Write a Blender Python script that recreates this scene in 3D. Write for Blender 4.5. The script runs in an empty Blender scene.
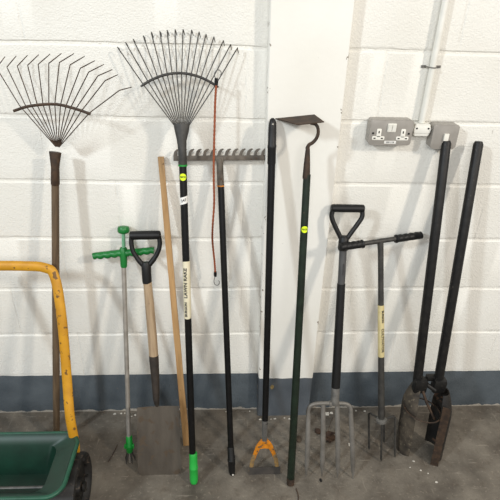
import bpy, bmesh, math, random
from mathutils import Vector, Matrix, noise

# ------------------------------------------------------------------ camera, world, lights, exposure
C = bpy.context.scene.collection
SC = bpy.context.scene
cd = bpy.data.cameras.new('camera'); cam = bpy.data.objects.new('camera', cd); C.objects.link(cam)
F = Vector((0.052498, 0.873448, -0.484079)); R = Vector((0.998619, -0.04483, 0.027412)); U = Vector((-0.002241, 0.484849, 0.874595))
m = Matrix(((R.x, U.x, -F.x), (R.y, U.y, -F.y), (R.z, U.z, -F.z))).to_4x4()
m.translation = (0, -1.6388, 1.7596)
cam.matrix_world = m
cd.sensor_width = 36; cd.lens = 488.8 / 500 * 36; cd.clip_start = .01
SC.camera = cam

w = bpy.data.worlds.new('world'); SC.world = w; w.use_nodes = True
bg = w.node_tree.nodes['Background']
bg.inputs[0].default_value = (.97, .97, .96, 1); bg.inputs[1].default_value = .50

def area(name, loc, target, sx, sy, power, col):
    l = bpy.data.lights.new(name, 'AREA'); l.shape = 'RECTANGLE'; l.size = sx; l.size_y = sy
    l.energy = power; l.color = col
    o = bpy.data.objects.new(name, l); C.objects.link(o); o.location = loc
    o.rotation_euler = (Vector(target) - Vector(loc)).to_track_quat('-Z', 'Y').to_euler()
area('ceiling_tube_left', (-3.6, -3.6, 4.0), (0, 0, .4), .35, .6, 165, (.84, .93, 1))
area('ceiling_tube_right', (4.0, -3.6, 4.0), (.2, 0, .4), .35, .6, 160, (1, .91, .80))
area('fill_light_centre', (.1, -4.4, 3.0), (0, 0, .2), 2.4, .9, 78, (1, .98, .95))  # added broad low fill, evens out the lower wall; no real tube here

SC.view_settings.view_transform = 'Standard'; SC.view_settings.look = 'None'
SC.view_settings.gamma = 1; SC.view_settings.use_curve_mapping = False
SC.view_settings.exposure = 0.0

# ------------------------------------------------------------------ helpers
def srgb(h):
    h = h.lstrip('#'); v = [int(h[i:i+2], 16) / 255 for i in (0, 2, 4)]
    return tuple((c / 12.92 if c <= .04045 else ((c + .055) / 1.055) ** 2.4) for c in v) + (1,)

def mat(name, a, b=None, rough=.5, metal=0, scale=20, stretch=(1, 1, 1), bump=.0, bscale=150, lo=.35, hi=.65, spec=.5, spots=None):
    """two-tone noise material on object coordinates, optional third colour in worn spots"""
    M_ = bpy.data.materials.new(name); M_.use_nodes = True
    nt = M_.node_tree; N = nt.nodes; L = nt.links; p = N['Principled BSDF']
    p.inputs['Roughness'].default_value = rough; p.inputs['Metallic'].default_value = metal
    p.inputs['Specular IOR Level'].default_value = spec
    tc = N.new('ShaderNodeTexCoord'); mp = N.new('ShaderNodeMapping'); mp.inputs['Scale'].default_value = stretch
    L.new(tc.outputs['Object'], mp.inputs['Vector'])
    nz = N.new('ShaderNodeTexNoise'); nz.inputs['Scale'].default_value = scale; nz.inputs['Detail'].default_value = 6
    L.new(mp.outputs[0], nz.inputs['Vector'])
    cr = N.new('ShaderNodeValToRGB'); cr.color_ramp.elements[0].position = lo; cr.color_ramp.elements[1].position = hi
    cr.color_ramp.elements[0].color = srgb(a); cr.color_ramp.elements[1].color = srgb(b or a)
    L.new(nz.outputs['Fac'], cr.inputs[0]); out = cr.outputs[0]
    if spots:
        col, sc, th = spots
        n2 = N.new('ShaderNodeTexNoise'); n2.inputs['Scale'].default_value = sc; n2.inputs['Detail'].default_value = 4
        L.new(tc.outputs['Object'], n2.inputs['Vector'])
        r2 = N.new('ShaderNodeValToRGB'); r2.color_ramp.elements[0].position = th; r2.color_ramp.elements[1].position = th + .05
        L.new(n2.outputs['Fac'], r2.inputs[0])
        mx = N.new('ShaderNodeMix'); mx.data_type = 'RGBA'; L.new(r2.outputs[0], mx.inputs[0])
        L.new(out, mx.inputs[6]); mx.inputs[7].default_value = srgb(col); out = mx.outputs[2]
    L.new(out, p.inputs['Base Color'])
    if bump:
        nb = N.new('ShaderNodeTexNoise'); nb.inputs['Scale'].default_value = bscale; nb.inputs['Detail'].default_value = 4
        L.new(mp.outputs[0], nb.inputs['Vector'])
        bp = N.new('ShaderNodeBump'); bp.inputs['Strength'].default_value = 1; bp.inputs['Distance'].default_value = bump
        L.new(nb.outputs['Fac'], bp.inputs['Height']); L.new(bp.outputs[0], p.inputs['Normal'])
    return M_

BLACK = mat('black_gloss_tube', '#050505', '#0c0c0d', .35, 0, 60, spec=.35, spots=('#2a2826', 90, .68))
BLKPLASTIC = mat('black_plastic', '#070707', '#0f0f0f', .5, bump=.0003, spec=.4)
BLKWORN = mat('worn_black_paint', '#0d0c0c', '#1a1917', .5, 0, 40, spec=.35, spots=('#3a3531', 110, .66))
GREYPLASTIC = mat('grey_plastic', '#3c3c3c', '#4a4a49', .55)
GREYMETAL = mat('grey_metal', '#5c5b58', '#77746f', .45, .35, 45)
DARKSTEEL = mat('dark_painted_steel', '#2f2e2c', '#403e3a', .5, .2, 50)
TINESTEEL = mat('dark_tine_steel', '#34322e', '#4a4640', .45, .4, 40)
RAKESTEEL = mat('weathered_rake_steel', '#4a443c', '#645c52', .6, .25, 40, bump=.0004, spots=('#4a3626', 60, .62))
RUST = mat('brown_rust', '#2c2119', '#453426', .7, .2, 45, bump=.0006, spots=('#5f4835', 90, .66))
BROWNWIRE = mat('brown_wire', '#33271d', '#4a3726', .6, .3, 60)
ALU = mat('silver_tube', '#9c968d', '#b5afa6', .38, .6, 30)
GREEN = mat('green_plastic', '#0b7d28', '#0f8b30', .42, 0, 10)
GREEND = mat('deep_green_plastic', '#086326', '#0a722c', .42, 0, 10)
GRIPGREEN = mat('bright_green_grip', '#1d9636', '#24a53f', .5, 0, 10, bump=.0003)
ORANGE = mat('orange_paint', '#a8660f', '#cc7d12', .5, .1, 70, spots=('#6b5238', 60, .58))
ORANGEWORN = mat('orange_paint_worn_to_steel', '#6d5c45', '#9c7a44', .6, .2, 60)
DKGREEN = mat('dark_green_paint', '#111b13', '#1a271b', .45, 0, 40, spec=.35, spots=('#3a3022', 70, .68))
WOOD = mat('pale_wood', '#96744a', '#b38e60', .6, 0, 14, (6, 6, .5), bump=.0003, spots=('#6d4a2c', 55, .72))
ASH = mat('weathered_ash_wood', '#8b745a', '#ad9678', .65, 0, 14, (6, 6, .5), bump=.0004, spots=('#5e4935', 40, .68))
DKWOOD = mat('dark_wood_handle', '#4b3c2c', '#66543e', .65, 0, 14, (6, 6, .5))
SPADESTEEL = mat('used_spade_steel', '#433d36', '#645c52', .55, .3, 9, (1.6, 1, .4), bump=.0005, lo=.3, hi=.7, spots=('#54483b', 24, .57))
FORKSTEEL = mat('brushed_fork_steel', '#635f59', '#7b7771', .5, .4, 16, bump=.0002)
YELLOW = mat('yellow_painted_steel', '#b37d12', '#c99119', .5, .1, 18, spots=('#6a4a1c', 45, .60))
HOPPER = mat('green_hopper_plastic', '#05261a', '#0a3224', .45, 0, 12)
RUBBER = mat('black_tyre_plastic', '#0e0d0c', '#1a1714', .6, 0, 30, bump=.0005, spots=('#4b4036', 60, .62))
LABEL = mat('cream_label', '#cfc6a8', '#d8cfb4', .6, 0, 40)
YLABEL = mat('straw_label', '#bfae7a', '#cdbf90', .6, 0, 40)
INK = mat('dark_ink', '#1b1a1c', rough=.6)
STICKER = mat('fluorescent_yellow_sticker', '#d8f012', '#dcf41e', .5)
WHITE = mat('white_paper', '#dcdad4', '#e6e4df', .6)
WPLASTIC = mat('white_painted_plastic', '#dad8cf', '#e2e0d8', .4)
SOCKWHITE = mat('white_socket_moulding', '#dedbd0', '#e6e3da', .4)
SOCKGREY = mat('grey_metalclad_paint', '#8f8a83', '#9a958e', .42, .1, 30, bump=.0002)
DARK = mat('dark_recess', '#0d0c0b', rough=.8)
CORD = mat('orange_brown_cord', '#7d3f20', '#9a5030', .7, 0, 220)
WIRE = mat('bright_wire', '#6d6c6a', '#8c8a87', .3, .8)
LEAFM = mat('dead_leaf', '#2e2019', '#44301f', .8, 0, 30)
FLAKE = mat('white_paint_flake', '#b5b0a5', '#d2cdc3', .7)
CLAY = mat('soiled_blade_steel', '#2b2620', '#544b3f', .75, .2, 22, bump=.0010, spots=('#655c4d', 60, .60))
CLAYD = mat('black_soiled_blade_steel', '#151311', '#2e2821', .6, .2, 14, bump=.0008, spots=('#5a4334', 25, .62))

def link(name, me, material, parent=None, smooth=True):
    o = bpy.data.objects.new(name, me); C.objects.link(o)
    me.materials.append(material)
    if smooth:
        for p in me.polygons: p.use_smooth = True
        try: me.set_sharp_from_angle(angle=math.radians(38))
        except Exception: pass
    if parent: o.parent = parent
    return o

def obj(name, bm, material, parent=None, smooth=True):
    bmesh.ops.recalc_face_normals(bm, faces=bm.faces)
    me = bpy.data.meshes.new(name); bm.to_mesh(me); bm.free()
    return link(name, me, material, parent, smooth)

def tag(o, label, cat, group=None, kind=None):
    o['label'] = label; o['category'] = cat
    if group: o['group'] = group
    if kind: o['kind'] = kind
    return o

def struct(o): o['kind'] = 'structure'; return o

def thing(name, label, cat, loc, mtx=None, group=None):
    o = bpy.data.objects.new(name, None); C.objects.link(o); o.empty_display_size = .05
    o.matrix_world = mtx if mtx else Matrix.Translation(loc)
    return tag(o, label, cat, group)

def frame(foot, top):
    """local z runs up the shaft from the foot, local x stays level along the wall, local y points at the wall"""
    foot = Vector(foot); z = (Vector(top) - foot).normalized()
    x = Vector((1, 0, 0)); x = (x - z * x.dot(z)).normalized(); y = z.cross(x)
    mm = Matrix(((x.x, y.x, z.x), (x.y, y.y, z.y), (x.z, y.z, z.z))).to_4x4(); mm.translation = foot
    return mm

def tube(bm, pts, r, seg=14, cap=True, flat=1.0, up=None):
    """sweep a round (or flattened) section along points; r a number or one per point"""
    pts = [Vector(p) for p in pts]; n = len(pts)
    if not hasattr(r, '__len__'): r = [r] * n
    rings = []; prev = None
    for i, p in enumerate(pts):
        t = (pts[min(i + 1, n - 1)] - pts[max(i - 1, 0)]).normalized()
        if prev is None:
            a = Vector(up) if up else (Vector((0, 1, 0)) if abs(t.y) < .9 else Vector((1, 0, 0)))
        else: a = prev
        a = (a - t * a.dot(t)).normalized(); b = t.cross(a); prev = a
        rings.append([bm.verts.new(p + (a * math.cos(k * 2 * math.pi / seg) * flat + b * math.sin(k * 2 * math.pi / seg)) * r[i]) for k in range(seg)])
    for i in range(n - 1):
        for k in range(seg):
            bm.faces.new((rings[i][k], rings[i][(k + 1) % seg], rings[i + 1][(k + 1) % seg], rings[i + 1][k]))
    if cap:
        bm.faces.new(rings[0][::-1]); bm.faces.new(rings[-1])
    return bm

def curve(pts, n=8):
    """Catmull-Rom through the points"""
    P = [Vector(p) for p in pts]; P = [P[0] * 2 - P[1]] + P + [P[-1] * 2 - P[-2]]; out = []
    for i in range(1, len(P) - 2):
        for k in range(n):
            t = k / n
            out.append(.5 * ((2 * P[i]) + (-P[i-1] + P[i+1]) * t + (2*P[i-1] - 5*P[i] + 4*P[i+1] - P[i+2]) * t*t + (-P[i-1] + 3*P[i] - 3*P[i+1] + P[i+2]) * t**3))
    out.append(P[-2]); return out

def box(bm, c, s, bev=0, mtx=None):
    r = bmesh.ops.create_cube(bm, size=1)
    vs = r['verts']
    M_ = Matrix.Translation(c) @ Matrix.Diagonal((s[0], s[1], s[2], 1))
    if mtx: M_ = mtx @ M_
    bmesh.ops.transform(bm, matrix=M_, verts=vs)
    if bev:
        es = list({e for v in vs for e in v.link_edges})
        bmesh.ops.bevel(bm, geom=es, offset=bev, segments=2, affect='EDGES', profile=.6)
    return bm

def prism(bm, outline, y0, y1, bev=0):
    """outline of (x, z) extruded along y"""
    a = [bm.verts.new((x, y0, z)) for x, z in outline]; b = [bm.verts.new((x, y1, z)) for x, z in outline]
    n = len(a); fs = [bm.faces.new(a), bm.faces.new(b[::-1])]
    for i in range(n): fs.append(bm.faces.new((a[i], b[i], b[(i + 1) % n], a[(i + 1) % n])))
    if bev:
        es = [e for f in fs[:2] for e in f.edges]
        bmesh.ops.bevel(bm, geom=list(set(es)), offset=bev, segments=2, affect='EDGES', profile=.6)
    return bm

def sheet(bm, fn, nu, nv, th):
    """a curved plate: fn(u, v) -> point, given thickness along the normal"""
    P = [[Vector(fn(i / nu, j / nv)) for j in range(nv + 1)] for i in range(nu + 1)]
    def nrm(i, j):
        du = P[min(i + 1, nu)][j] - P[max(i - 1, 0)][j]; dv = P[i][min(j + 1, nv)] - P[i][max(j - 1, 0)]
        return du.cross(dv).normalized()
    A = [[bm.verts.new(P[i][j] + nrm(i, j) * th / 2) for j in range(nv + 1)] for i in range(nu + 1)]
    B = [[bm.verts.new(P[i][j] - nrm(i, j) * th / 2) for j in range(nv + 1)] for i in range(nu + 1)]
    for i in range(nu):
        for j in range(nv):
            bm.faces.new((A[i][j], A[i+1][j], A[i+1][j+1], A[i][j+1])); bm.faces.new((B[i][j], B[i][j+1], B[i+1][j+1], B[i+1][j]))
    for i in range(nu):
        bm.faces.new((A[i][0], B[i][0], B[i+1][0], A[i+1][0])); bm.faces.new((A[i][nv], A[i+1][nv], B[i+1][nv], B[i][nv]))
    for j in range(nv):
        bm.faces.new((A[0][j], A[0][j+1], B[0][j+1], B[0][j])); bm.faces.new((A[nu][j], B[nu][j], B[nu][j+1], A[nu][j+1]))
    return bm

def text_mesh(s, size, material, name, parent, place, bold=0.0, sx=1.0):
    """lettering as a thin mesh; place(u, v, d) maps flat letter coordinates to a point d above the surface"""
    cu = bpy.data.curves.new('tmp', 'FONT'); cu.body = s; cu.size = size; cu.align_x = 'CENTER'; cu.align_y = 'CENTER'
    cu.extrude = .0002; cu.offset = bold; cu.resolution_u = 3
    o = bpy.data.objects.new('tmp', cu); C.objects.link(o)
    bpy.context.view_layer.update()
    me = bpy.data.meshes.new_from_object(o.evaluated_get(bpy.context.evaluated_depsgraph_get()))
    bpy.data.objects.remove(o); bpy.data.curves.remove(cu)
    me.materials.clear()
    b = bmesh.new(); b.from_mesh(me); bmesh.ops.triangulate(b, faces=b.faces)
    for _ in range(3):
        lg = [e for e in b.edges if e.calc_length() > .0028]
        if not lg: break
        bmesh.ops.subdivide_edges(b, edges=lg, cuts=1); bmesh.ops.triangulate(b, faces=[f for f in b.faces if len(f.verts) > 3])
    b.to_mesh(me); b.free()
    for v in me.vertices: v.co = place(v.co.x * sx, v.co.y, v.co.z + .0005)
    me.name = name
    return link(name, me, material, parent, smooth=False)

def on_round(axis_x, zc, r, up=True, phi0=0.0, tilt=0.0):
    """wrap lettering on a vertical round shaft; up=True reads bottom to top"""
    def f(u, v, d):
        u, v = u * math.cos(tilt) - v * math.sin(tilt), u * math.sin(tilt) + v * math.cos(tilt)
        if up is None: s, h = u, v
        elif up: s, h = -v, u
        else: s, h = v, -u
        a = s / r + phi0
        return Vector((axis_x + (r + d) * math.sin(a), -(r + d) * math.cos(a), zc + h))
    return f

def patch(bm, axis_x, zc, r, w_, h_, round_=False, phi0=0.0, skew=0.0, th=.0004):
    """sticker wrapped on a round shaft"""
    if round_:
        rim = [(w_ / 2 * math.cos(t), h_ / 2 * math.sin(t)) for t in [k * 2 * math.pi / 28 for k in range(28)]]
        rows = [(0, [(x * q, z * q) for x, z in rim]) for q in (.001, .35, .7, 1)]
        vs = [[bm.verts.new((axis_x + (r + th) * math.sin(x / r + phi0), -(r + th) * math.cos(x / r + phi0), zc + z)) for x, z in rr] for _, rr in rows]
        for i in range(3):
            for k in range(28): bm.faces.new((vs[i][k], vs[i][(k+1) % 28], vs[i+1][(k+1) % 28], vs[i+1][k]))
    else:
        def fn(u, v):
            s = (u - .5) * w_; a = s / r + phi0
            return (axis_x + (r + th) * math.sin(a), -(r + th) * math.cos(a), zc + (v - .5) * h_ + s * skew)
        sheet(bm, fn, 12, 3, .0003)
    return bm

# ------------------------------------------------------------------ structure
def wall_material():
    M_ = bpy.data.materials.new('painted_blockwork'); M_.use_nodes = True
    nt = M_.node_tree; N = nt.nodes; L = nt.links; p = N['Principled BSDF']
    p.inputs['Roughness'].default_value = .55; p.inputs['Specular IOR Level'].default_value = .35
    tc = N.new('ShaderNodeTexCoord'); sp = N.new('ShaderNodeSeparateXYZ'); L.new(tc.outputs['Object'], sp.inputs[0])
    def M2(op, a, b=None, c=None):
        n = N.new('ShaderNodeMath'); n.operation = op
        for i, v in enumerate((a, b, c)):
            if v is None: continue
            if isinstance(v, (int, float)): n.inputs[i].default_value = v
            else: L.new(v, n.inputs[i])
        return n.outputs[0]
    def nz(scale, det=4, vec=None):
        n = N.new('ShaderNodeTexNoise'); n.inputs['Scale'].default_value = scale; n.inputs['Detail'].default_value = det
        L.new(vec or tc.outputs['Object'], n.inputs['Vector']); return n.outputs['Fac']
    x, z = sp.outputs[0], sp.outputs[2]
    # slightly different tint from block to block and broad grime
    row = M2('FLOOR', M2('DIVIDE', z, .225))
    par = M2('MULTIPLY', M2('FLOORED_MODULO', M2('ADD', row, 1.0), 2.0), .5)
    u = M2('ADD', M2('DIVIDE', M2('ADD', x, .6086), .45), par)
    fu = M2('FRACT', u)
    d = M2('MULTIPLY', M2('MINIMUM', fu, M2('SUBTRACT', 1.0, fu)), .45)
    wob = M2('MULTIPLY', M2('SUBTRACT', nz(25), .5), .012)
    j = M2('SMOOTH_MIN', M2('DIVIDE', M2('ABSOLUTE', M2('ADD', d, wob)), .005), 1.0, .2)
    j = M2('MAXIMUM', j, M2('MULTIPLY', M2('GREATER_THAN', nz(7), .5), .75))
    # base colour: white above, blue grey dado below a slightly wavering brush line
    cr = N.new('ShaderNodeValToRGB'); cr.color_ramp.elements[0].position = .3; cr.color_ramp.elements[1].position = .7
    cr.color_ramp.elements[0].color = srgb('#dcd9d0'); cr.color_ramp.elements[1].color = srgb('#e6e4dd')
    L.new(nz(3, 5), cr.inputs[0])
    # small scuffs
    sc = N.new('ShaderNodeValToRGB'); sc.color_ramp.elements[0].position = .735; sc.color_ramp.elements[1].position = .77
    mp = N.new('ShaderNodeMapping'); mp.inputs['Scale'].default_value = (1, 1, .5); mp.inputs['Rotation'].default_value = (0, .5, 0)
    L.new(tc.outputs['Object'], mp.inputs[0]); L.new(nz(34, 5, mp.outputs[0]), sc.inputs[0])
    mx0 = N.new('ShaderNodeMix'); mx0.data_type = 'RGBA'; L.new(M2('MULTIPLY', sc.outputs[0], .5), mx0.inputs[0])
    L.new(cr.outputs[0], mx0.inputs[6]); mx0.inputs[7].default_value = srgb('#8f8a80')
    gr = N.new('ShaderNodeValToRGB'); gr.color_ramp.elements[0].position = .3; gr.color_ramp.elements[1].position = .72
    gr.color_ramp.elements[0].color = srgb('#444b50'); gr.color_ramp.elements[1].color = srgb('#565d62')
    L.new(nz(9, 6), gr.inputs[0])
    ch = N.new('ShaderNodeValToRGB'); ch.color_ramp.elements[0].position = .7; ch.color_ramp.elements[1].position = .74
    L.new(nz(26, 4), ch.inputs[0])
    mxg = N.new('ShaderNodeMix'); mxg.data_type = 'RGBA'; L.new(M2('MULTIPLY', ch.outputs[0], .6), mxg.inputs[0])
    L.new(gr.outputs[0], mxg.inputs[6]); mxg.inputs[7].default_value = srgb('#6f6a62')
    line = M2('ADD', z, M2('MULTIPLY', M2('SUBTRACT', nz(14), .5), .006))
    low = M2('LESS_THAN', line, .2215)
    # bare plaster knocked off along the foot of the wall
    foot = M2('LESS_THAN', M2('ADD', z, M2('MULTIPLY', nz(22, 5), -.045)), -.0145)
    mx = N.new('ShaderNodeMix'); mx.data_type = 'RGBA'; L.new(low, mx.inputs[0]); L.new(mx0.outputs[2], mx.inputs[6]); L.new(mxg.outputs[2], mx.inputs[7])
    mxf = N.new('ShaderNodeMix'); mxf.data_type = 'RGBA'; L.new(foot, mxf.inputs[0]); L.new(mx.outputs[2], mxf.inputs[6]); mxf.inputs[7].default_value = srgb('#a09a90')
    L.new(mxf.outputs[2], p.inputs['Base Color'])
    h = M2('ADD', M2('MULTIPLY', nz(190, 2), .6), M2('MULTIPLY', nz(75, 3), .4))
    h = M2('ADD', M2('MULTIPLY', h, .0036), M2('MULTIPLY', j, .0017))
    bp = N.new('ShaderNodeBump'); bp.inputs['Distance'].default_value = 1; bp.inputs['Strength'].default_value = 1
    L.new(h, bp.inputs['Height']); L.new(bp.outputs[0], p.inputs['Normal'])
    return M_

def build_wall():
    bm = bmesh.new(); X0, X1, n = -2.6, 2.8, 240
    prof = [(0.0, 0.0)]
    for k in range(1, 14):
        z = k * .225; dp = .0015 if k == 1 else .0042
        prof += [(z - .010, 0), (z - .0055, dp), (z + .002, dp), (z + .006, .0004), (z + .012, 0)]
    prof.append((3.1, 0)); rows = []
    for zi, y in prof:
        rw = []
        for i in range(n + 1):
            x = X0 + (X1 - X0) * i / n
            wv = (noise.noise(Vector((x * 3, zi * 1.3, 4))) * .004 + noise.noise(Vector((x * 22, round(zi / .225) * 3.1, 1))) * .0018) if zi > 0 else 0
            yy = y * (1 + .5 * noise.noise(Vector((x * 9, zi * 4, 2)))) + .0012 * noise.noise(Vector((x * 4, zi * 6, 9)))
            rw.append(bm.verts.new((x, yy, zi + wv)))
        rows.append(rw)
    for a, b in zip(rows, rows[1:]):
        for i in range(n): bm.faces.new((a[i], a[i+1], b[i+1], b[i]))
    # thickness behind
    back = [bm.verts.new(v) for v in ((X0, .2, 0), (X1, .2, 0), (X1, .2, 3.1), (X0, .2, 3.1))]
    bm.faces.new(back[::-1])
    bm.faces.new([rows[0][0]] + [back[0], back[3]] + [r[0] for r in rows[:0:-1]])
    bm.faces.new([r[-1] for r in rows] + [back[2], back[1]])
    bm.faces.new(rows[-1] + [back[3], back[2]][::-1])
    me = bpy.data.meshes.new('wall_back'); bm.to_mesh(me); bm.free()
    return struct(link('wall_back', me, wall_material(), smooth=True))
build_wall()

def pillar_material():
    M_ = bpy.data.materials.new('painted_boxing'); M_.use_nodes = True
    nt = M_.node_tree; N = nt.nodes; L = nt.links; p = N['Principled BSDF']
    p.inputs['Roughness'].default_value = .5
    tc = N.new('ShaderNodeTexCoord'); sp = N.new('ShaderNodeSeparateXYZ'); L.new(tc.outputs['Object'], sp.inputs[0])
    def nz(s, d=4):
        n = N.new('ShaderNodeTexNoise'); n.inputs['Scale'].default_value = s; n.inputs['Detail'].default_value = d
        L.new(tc.outputs['Object'], n.inputs['Vector']); return n.outputs['Fac']
    def M2(op, a, b):
        n = N.new('ShaderNodeMath'); n.operation = op
        for i, v in enumerate((a, b)):
            if isinstance(v, (int, float)): n.inputs[i].default_value = v
            else: L.new(v, n.inputs[i])
        return n.outputs[0]
    def ramp(f, a, b, ca, cb):
        r = N.new('ShaderNodeValToRGB'); r.color_ramp.elements[0].position = a; r.color_ramp.elements[1].position = b
        r.color_ramp.elements[0].color = srgb(ca); r.color_ramp.elements[1].color = srgb(cb); L.new(f, r.inputs[0]); return r.outputs[0]
    def mix(f, a, b):
        m_ = N.new('ShaderNodeMix'); m_.data_type = 'RGBA'; L.new(f, m_.inputs[0])
        for i, v in ((6, a), (7, b)):
            if isinstance(v, tuple): m_.inputs[i].default_value = v
            else: L.new(v, m_.inputs[i])
        return m_.outputs[2]
    white = ramp(nz(3), .3, .7, '#e0ddd4', '#e8e6df')
    white = mix(ramp(nz(30, 3), .75, .77, '#000000', '#808080'), white, srgb('#756f66'))
    grey = mix(ramp(nz(18, 4), .62, .66, '#000000', '#707070'), ramp(nz(8, 5), .3, .7, '#4a5056', '#5b6167'), srgb('#7b7a76'))
    low = M2('LESS_THAN', M2('ADD', sp.outputs[2], M2('MULTIPLY', nz(30), .008)), .234)
    body = mix(low, white, grey)
    lx = M2('ADD', sp.outputs[0], M2('MULTIPLY', sp.outputs[2], .013))
    rx = M2('ADD', sp.outputs[0], M2('MULTIPLY', sp.outputs[2], .005))
    edge = M2('MAXIMUM', M2('LESS_THAN', lx, .163), M2('GREATER_THAN', rx, .3835))
    chips = M2('MULTIPLY', edge, M2('GREATER_THAN', nz(38, 4), .655))
    L.new(mix(chips, body, srgb('#8d8578')), p.inputs['Base Color'])
    bp = N.new('ShaderNodeBump'); bp.inputs['Strength'].default_value = 1; bp.inputs['Distance'].default_value = .0006
    L.new(nz(60), bp.inputs['Height']); L.new(bp.outputs[0], p.inputs['Normal'])
    return M_

bm = bmesh.new()
n = 44; rings = []
for i in range(n + 1):
    z = 3.1 * i / n; t = min(z / 1.7, 1.2)
    jl = .0016 * noise.noise(Vector((z * 16, 0, 0))); jr = .0016 * noise.noise(Vector((z * 16, 5, 0)))
    xl = .158 - .022 * t + jl; xr = .391 - .008 * t + jr
    rings.append([bm.verts.new(v) for v in ((xl - .006, .004, z), (xl - .003, -.038, z), (xl, -.042, z), (xr - .003, -.042, z), (xr, -.039, z), (xr, .004, z))])
for a, b in zip(rings, rings[1:]):
    for k in range(6): bm.faces.new((a[k], a[(k+1) % 6], b[(k+1) % 6], b[k]))
bm.faces.new(rings[0][::-1]); bm.faces.new(rings[-1])
struct(obj('wall_pillar', bm, pillar_material(), smooth=False))

def floor_material():
    M_ = bpy.data.materials.new('stained_concrete'); M_.use_nodes = True
    nt = M_.node_tree; N = nt.nodes; L = nt.links; p = N['Principled BSDF']
    p.inputs['Roughness'].default_value = .6; p.inputs['Specular IOR Level'].default_value = .3
    tc = N.new('ShaderNodeTexCoord')
    def nz(s, d=5, sc=(1, 1, 1), rot=0):
        mp = N.new('ShaderNodeMapping'); mp.inputs['Scale'].default_value = sc; mp.inputs['Rotation'].default_value = (0, 0, rot)
        L.new(tc.outputs['Object'], mp.inputs[0])
        n = N.new('ShaderNodeTexNoise'); n.inputs['Scale'].default_value = s; n.inputs['Detail'].default_value = d; n.inputs['Roughness'].default_value = .6
        L.new(mp.outputs[0], n.inputs['Vector']); return n.outputs['Fac']
    def ramp(f, a, b, ca, cb):
        r = N.new('ShaderNodeValToRGB'); r.color_ramp.elements[0].position = a; r.color_ramp.elements[1].position = b
        r.color_ramp.elements[0].color = srgb(ca); r.color_ramp.elements[1].color = srgb(cb); L.new(f, r.inputs[0]); return r.outputs[0]
    def mix(f, a, b):
        m_ = N.new('ShaderNodeMix'); m_.data_type = 'RGBA'; L.new(f, m_.inputs[0])
        for i, v in ((6, a), (7, b)):
            if isinstance(v, tuple): m_.inputs[i].default_value = v
            else: L.new(v, m_.inputs[i])
        return m_.outputs[2]
    base = ramp(nz(5, 8), .32, .68, '#4a443d', '#7a7368')
    base = mix(ramp(nz(14, 6), .52, .68, '#000000', '#9a9a9a'), base, srgb('#5c5145'))
    base = mix(ramp(nz(2.3, 4), .55, .7, '#000000', '#6a6a6a'), base, srgb('#463c33'))
    base = mix(ramp(nz(60, 3), .60, .68, '#000000', '#a0a0a0'), base, srgb('#92887a'))
    base = mix(ramp(nz(28, 5), .58, .66, '#000000', '#8a8a8a'), base, srgb('#3f3932'))
    base = mix(ramp(nz(9, 2, (1, 9, 1), .7), .66, .70, '#000000', '#909090'), base, srgb('#a39a8c'))
    base = mix(ramp(nz(7, 2, (9, 1, 1), -.5), .67, .71, '#000000', '#808080'), base, srgb('#9c9385'))
    base = mix(ramp(nz(110, 2), .72, .75, '#000000', '#a0a0a0'), base, srgb('#3c342c'))
    L.new(base, p.inputs['Base Color'])
    bp = N.new('ShaderNodeBump'); bp.inputs['Strength'].default_value = 1; bp.inputs['Distance'].default_value = .0025
    L.new(nz(55, 6), bp.inputs['Height']); L.new(bp.outputs[0], p.inputs['Normal'])
    return M_
bm = bmesh.new(); box(bm, (.1, -2.0, -.05), (5.4, 4.4, .1)); struct(obj('floor', bm, floor_material(), smooth=False))

# ------------------------------------------------------------------ lawn rake with the green grip
g_ = frame((-.122, -.383, .004), (-.132, -.020, 1.612))
t = thing('lawn_rake', 'black-handled wire lawn rake with a green grip end and cream lettered label', 'rake', None, g_)
AX = lambda z: -.0045 * z / 1.0
def cx(z): return .002 - .0062 * z
bm = bmesh.new(); tube(bm, [(cx(z), 0, z) for z in (.13, .5, .9, 1.25)], .0125, 20); obj('handle', bm, BLACK, t)
bm = bmesh.new(); tube(bm, [(.004, 0, z) for z in (0, .004, .012, .03, .07, .072, .078, .08, .12, .142, .145)], [.008, .013, .0155, .0165, .016, .0172, .0172, .016, .0155, .0155, .0135], 22)
obj('grip', bm, GRIPGREEN, t)
bm = bmesh.new()
tube(bm, [(cx(1.25), 0, 1.252), (cx(1.25), 0, 1.258), (cx(1.3), 0, 1.30), (-.007, 0, 1.33), (-.006, 0, 1.36), (-.006, 0, 1.384)], [.0125, .0145, .0135, .0155, .0225, .0265], 20, flat=1)
for v in bm.verts:
    k = max(0, min(1, (v.co.z - 1.30) / .08)); v.co.y *= (1 - .62 * k)
obj('ferrule', bm, DARKSTEEL, t)
bm = bmesh.new(); tube(bm, [(cx(1.252), 0, 1.2490), (cx(1.252), 0, 1.2545)], .0149, 20); obj('ring', bm, GREEN, t)['label'] = 'thin green ring'
tips = [(-.193, 1.606), (-.168, 1.619), (-.145, 1.629), (-.114, 1.639), (-.090, 1.650), (-.064, 1.653), (-.042, 1.656), (-.018, 1.658), (.006, 1.659), (.032, 1.658), (.054, 1.653), (.075, 1.647), (.099, 1.640), (.128, 1.630), (.150, 1.619), (.171, 1.610)]
bx = [-.120 + .222 * i / 15 for i in range(16)]
def barz(x): u = (x + .0075) / .115; return 1.534 - .037 * u * u
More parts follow.
